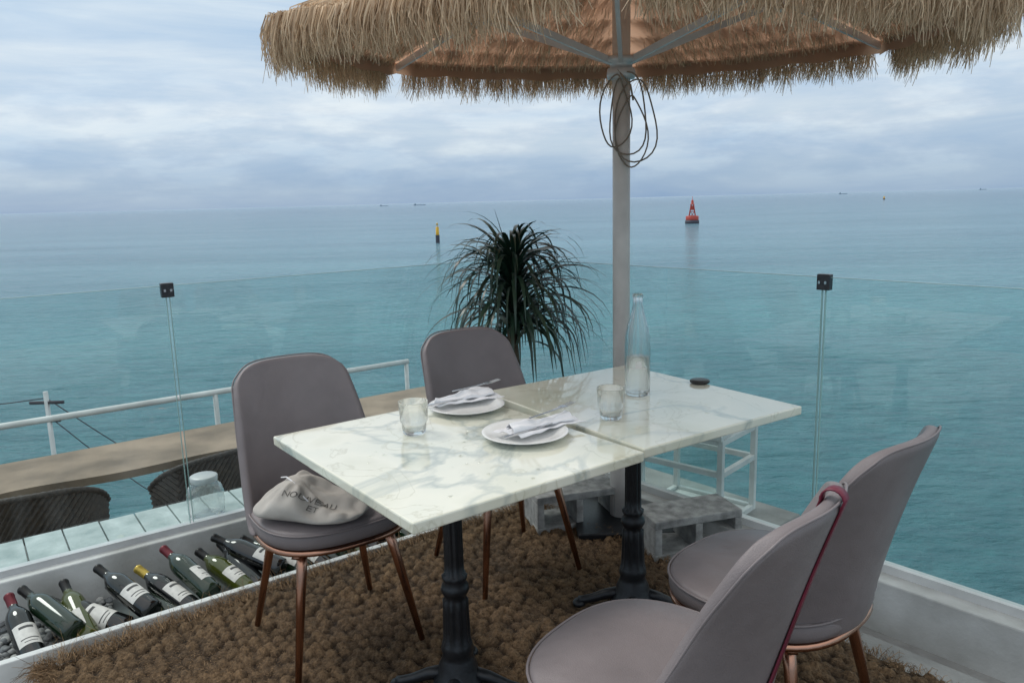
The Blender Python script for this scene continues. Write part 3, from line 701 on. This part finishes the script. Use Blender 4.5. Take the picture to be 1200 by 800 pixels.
# ---------------------------------------------------------------- glass cabinet outside
e=empty('glass_display_box',PR(.97,-.32,-.10),rz+.12)
w,d,h=.44,.36,.43; t=.026; pr=[]
for sx in(-1,1):
    for sy in(-1,1): pr.append(box((sx*(w-t)/2,sy*(d-t)/2,h/2),(t,t,h)))
for z in(t/2,h-t/2,h*.62):
    for sy in(-1,1): pr.append(box((0,sy*(d-t)/2,z),(w-2*t,t*.9,t)))
    for sx in(-1,1): pr.append(box((sx*(w-t)/2,0,z),(t*.9,d-2*t,t)))
mobj('frame',comb(*pr),M_white,e,smooth=False,bevel=.002)
lid=[bar((-w/2,-d/2,h+.012),(w/2,-d/2,h+.012),.024),bar((-w/2,d/2,h+.06),(w/2,d/2,h+.06),.024),bar((-w/2+.013,-d/2+.014,h+.015),(-w/2+.013,d/2-.014,h+.058),.022),bar((w/2-.013,-d/2+.014,h+.015),(w/2-.013,d/2-.014,h+.058),.022)]
mobj('lid_frame',comb(*lid),M_white,e,smooth=False)
mobj('base_board',box((0,0,.005),(w-2*t-.002,d-2*t-.002,.010)),M_white,e,smooth=False)
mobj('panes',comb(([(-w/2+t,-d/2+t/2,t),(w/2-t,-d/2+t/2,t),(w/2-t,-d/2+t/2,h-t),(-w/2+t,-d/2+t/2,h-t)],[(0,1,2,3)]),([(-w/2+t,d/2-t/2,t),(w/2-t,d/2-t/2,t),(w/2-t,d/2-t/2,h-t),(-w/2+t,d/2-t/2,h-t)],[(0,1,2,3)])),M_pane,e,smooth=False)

# ---------------------------------------------------------------- plant
px,py=.01,3.60
e=empty('dracaena_plant',(px,py,0))
mobj('pot',lathe([(0,-.02),(.11,-.02),(.125,.0),(.15,.24),(.158,.245),(.158,.265),(.142,.265),(.135,.23),(0,.225)],36),M_pot,e)
mobj('trunk',tube([(0,0,.2),(.01,.01,.5),(-.01,0,.8),(0,.0,1.08)],[.03,.027,.024,.018],12),M_trunk,e)
paths=[];wd=[];fl=[]
for i in range(330):
    z0=.72+.40*random.random()**.8; az=random.uniform(0,2*math.pi); el=math.radians(random.uniform(5,58)+(z0-.72)*70); L=random.uniform(.36,.60)*(1.0 if z0<1.02 else .85)
    d=Vector((math.cos(az),math.sin(az),0)); p=Vector((0,0,z0))+d*.015; pts=[tuple(p)]; cur=el; K=10
    dr=math.radians(random.uniform(6,14))
    for k in range(K):
        p=p+(d*math.cos(cur)+Vector((0,0,1))*math.sin(cur))*L/K; cur-=dr*(1+.12*k); cur=max(cur,math.radians(-80)); pts.append(tuple(p))
    paths.append(pts); wd.append(random.uniform(.014,.023)); fl.append(tuple(Vector((-d.y,d.x,random.uniform(-.4,.4)))))
strands('leaves',paths,wd,M_leaf,e,taper=[.7,.9,1,1,1,.95,.85,.7,.5,.3,.06],flat=fl)
paths=[];wd=[];fl=[]
for i in range(20):
    az=random.uniform(0,6.28); L=random.uniform(.12,.20); d=Vector((math.cos(az),math.sin(az),0)); lean=random.uniform(.05,.5)
    p0=Vector((0,0,1.06)); paths.append([tuple(p0+(d*lean*(k/9)**1.3+Vector((0,0,k/9)))*L) for k in range(10)]); wd.append(.014); fl.append((-d.y,d.x,.1))
for q in((-.075,-.01,.30),):
    paths.append([(q[0]*(k/9)**1.2,q[1]*k/9,1.06+q[2]*k/9) for k in range(10)]); wd.append(.010); fl.append((1,0,0))
strands('crown_leaves',paths,wd,M_leaf,e,taper=.1,flat=fl)

# ---------------------------------------------------------------- jar
e=empty('glass_jar',tuple(Vector(PL(1.60,-.15,.056)))); e.scale=(1.15,1.15,1.15)
mobj('jar',lathe([(0,.001),(.058,.001),(.066,.008),(.069,.03),(.069,.09),(.06,.12),(.045,.135),(.045,.15),(.049,.152),(.049,.158),(.042,.158),(.042,.137),(.057,.118),(.0655,.09),(.0655,.03),(.062,.011),(0,.008)],40),M_glass,e)
mobj('jar_lid',lathe([(.05,.14),(.051,.1585),(.045,.162),(0,.162)],30),M_frame,e)

# ---------------------------------------------------------------- lower terrace
lt=empty('lower_terrace')
LZ=-1.0
mobj('lower_floor',prism(PL,-.9,6,-3.2,-.35,-1.15,LZ),M_deck,lt,smooth=False)
mobj('retaining_wall',prism(PL,-.9,6,-.34,-.0605,SEA-.5,-.045),M_whitewall,lt,smooth=False)
mobj('sea_wall',prism(PL,-.88,6,-3.15,-.35,SEA-.5,-1.151),M_conc,lt,smooth=False)
ct=empty('wooden_counter')
parts=[]
def edgeN(s): return -1.92+.07*math.sin(s*2.3+.6)+.05*math.sin(s*4.7)
ns=60
for r0,r1 in((0,1),(1,2),(2,3)):
    V=[]
    for i in range(ns+1):
        s=-1.0+7*i/ns; e0=edgeN(s); rows=[e0,-2.17,-2.42,-2.66]
        a_,b_=rows[r0]-(.004 if r0 else 0),rows[r1]
        for nn,zz in((a_,-.275),(b_,-.275),(b_,-.225-.003*r0),(a_,-.225-.003*r0)): V.append(PL(s,nn,zz))
    F=[(0,1,2,3),(ns*4+3,ns*4+2,ns*4+1,ns*4)]
    for i in range(ns):
        k=i*4
        for j in range(4): F.append((k+j,k+4+j,k+4+(j+1)%4,k+(j+1)%4))
    parts.append((V,F))
mobj('counter_boards',comb(*parts),M_wood,ct,smooth=False)
lg=[]
for s in(-.8,.6,2.0,3.4,4.8):
    for nn in(-2.05,-2.55): lg.append(bar(PL(s,nn,-.276),PL(s,nn,LZ),.05))
mobj('counter_legs',comb(*lg),M_iron,ct,smooth=False)
rl=empty('white_railing')
pp=[tube([PL(-.95,-2.97,-.05),PL(2,-2.97,-.05),PL(6,-2.97,-.05)],.024,12),tube([PL(-.95,-2.97,-.55),PL(6,-2.97,-.55)],.016,10)]
for s in(-.93,.8,2.4,4.1,5.6): pp.append(tube([PL(s,-2.97,LZ),PL(s,-2.97,-.06)],.02,10))
mobj('rails',comb(*pp),M_white,rl)
rl2=empty('white_railing')
pp=[tube([PL(.8,-.9,-.38),PL(6,-.9,-.38)],.018,10)]
for s in(.82,2.4,4.0): pp+= [tube([PL(s,-.9,LZ),PL(s,-.9,-.385)],.014,8)]
mobj('rails',comb(*pp),M_white,rl2)
def wicker(p,rz):
    e=empty('wicker_chair',p,rz)
    V=[];F=[];nu,nv=56,26
    for j in range(nv+1):
        for i in range(nu+1):
            t=math.pi*(1.0+ (i/nu)*1.0)
            u=abs(i/nu*2-1); top=.93-.20*u**2.4; z=.30+(top-.30)*j/nv
            r=.28+.035*j/nv
            w_=.006*(1 if (i+j)%2 else -1)
            V.append(((r+w_)*math.cos(t),(r+w_)*math.sin(t),z))
    for j in range(nv):
        for i in range(nu): k=j*(nu+1)+i; F.append((k,k+1,k+nu+2,k+nu+1))
    mobj('woven_back',(V,F),M_wicker,e,solid=.014,smooth=False)
    top=[(V[nv*(nu+1)+i][0],V[nv*(nu+1)+i][1],V[nv*(nu+1)+i][2]+.004) for i in range(nu+1)]
    mobj('rim',tube(top,.018,10),M_wicker,e)
    mobj('seat',lathe([(0,.36),(.26,.36),(.27,.38),(.27,.41),(.25,.425),(0,.425)],30),M_wicker,e)
    lg=[tube([(sx*.2,sy*.18,.36),(sx*.23,sy*.21,.0)],.018,8) for sx in(-1,1) for sy in(-1,1)]
    mobj('legs',comb(*lg),M_wicker,e)
fd=math.atan2(-eL.y,-eL.x)
wicker(PL(2.13,-1.62,LZ),fd-.15); wicker(PL(1.27,-1.66,LZ),fd+.2)
up=empty('utility_pole',(-5.0,8.0,0))
mobj('mast',tube([(0,0,SEA-.5),(0,0,-.48)],.025,8),M_frame,up)
wr=[]
for (q,r) in(((-2.5,-1,.1),(0,0,-.55)),((0,0,-.55),(2.0,3,-3.5)),((-2.5,-1,-.35),(0,0,-.75)),((0,0,-.75),(1.2,2.4,-3.2))):
    q=Vector(q);r=Vector(r); wr.append(tube([q.lerp(r,k/8)-Vector((0,0,.5*math.sin(math.pi*k/8)*.5)) for k in range(9)],.006,5))
wr.append(bar((-.18,0,-.6),(.18,0,-.6),.03)); wr.append(bar((-.12,0,-.8),(.12,0,-.8),.03))
mobj('wires',comb(*wr),M_dark,up)

# ---------------------------------------------------------------- sea marks and ships
by=empty('red_buoy',(60.4,256,SEA))
mobj('float',lathe([(0,-1),(2.0,-1),(2.3,.3),(2.3,.9),(2.0,1.2),(0,1.2)],24),M_dark,by)
lat=[]
for k in range(4):
    t=k*math.pi/2+.5; t2=t+math.pi/2
    A_=lambda t,r,z:(r*math.cos(t),r*math.sin(t),z)
    lat.append(bar(A_(t,1.7,1.2),A_(t,.55,6.2),.26)); lat.append(bar(A_(t,1.7,1.4),A_(t2,1.05,3.9),.16)); lat.append(bar(A_(t,1.05,4.0),A_(t2,.6,6.1),.16)); lat.append(bar(A_(t,1.1,3.9),A_(t2,1.1,3.9),.2))
mobj('lattice',comb(*lat),M_red,by,smooth=False)
mobj('skirt',lathe([(2.1,1.21),(2.1,2.4),(1.9,2.5),(1.1,2.6)],20),M_red,by)
mobj('panel',lathe([(.75,4.4),(.7,5.8)],20),M_red,by)
mobj('lantern',lathe([(.75,6.1),(.8,6.3),(.45,6.4),(.40,7.3),(.3,7.6),(.08,7.7),(.06,8.8),(0,8.8)],16),M_red,by)
ym=empty('yellow_channel_marker',(-16.1,174,SEA))
mobj('spar',lathe([(.45,-1),(.45,1.8)],14),M_dark,ym); mobj('upper',lathe([(.38,1.8),(.34,3.6),(0,3.65)],14),M_yel,ym)
mobj('topmark',lathe([(.0,3.65),(.06,3.66),(.06,4.0),(.3,4.1),(0,4.6)],12),M_yel,ym)
ym=empty('yellow_channel_marker',(400,830,SEA))
mobj('spar',lathe([(1.0,-1),(1.0,1.0)],14),M_dark,ym); mobj('upper',lathe([(.8,1.0),(.6,3.2),(0,3.4)],14),M_yel,ym)
def ship(x,y,L,H):
    e=empty('cargo_ship',(x,y,SEA)); w=L*.14
    v=[(-L/2,-w/2,0),(L*.42,-w/2,0),(L*.5,0,0),(L*.42,w/2,0),(-L/2,w/2,0)]
    v+=[(p[0]*1.03,p[1]*1.1,H) for p in v]
    f=[(0,1,2,3,4)[::-1],(5,6,7,8,9)]+[(i,(i+1)%5,(i+1)%5+5,i+5) for i in range(5)]
    mobj('hull',(v,f),M_ship,e,smooth=False)
    mobj('superstructure',comb(box((-L*.36,0,H*1.8),(L*.12,w*.9,H*1.6)),box((-L*.37,0,H*3),(L*.05,w*.4,H*.8)),bar((L*.1,0,H),(L*.1,0,H*2.6),L*.012),bar((L*.3,0,H),(L*.3,0,H*2.4),L*.012)),M_ship,e,smooth=False)
ship(-330,2900,45,2.2); ship(-470,2950,32,1.8); ship(1330,3100,34,2.2); ship(2980,4900,45,3)
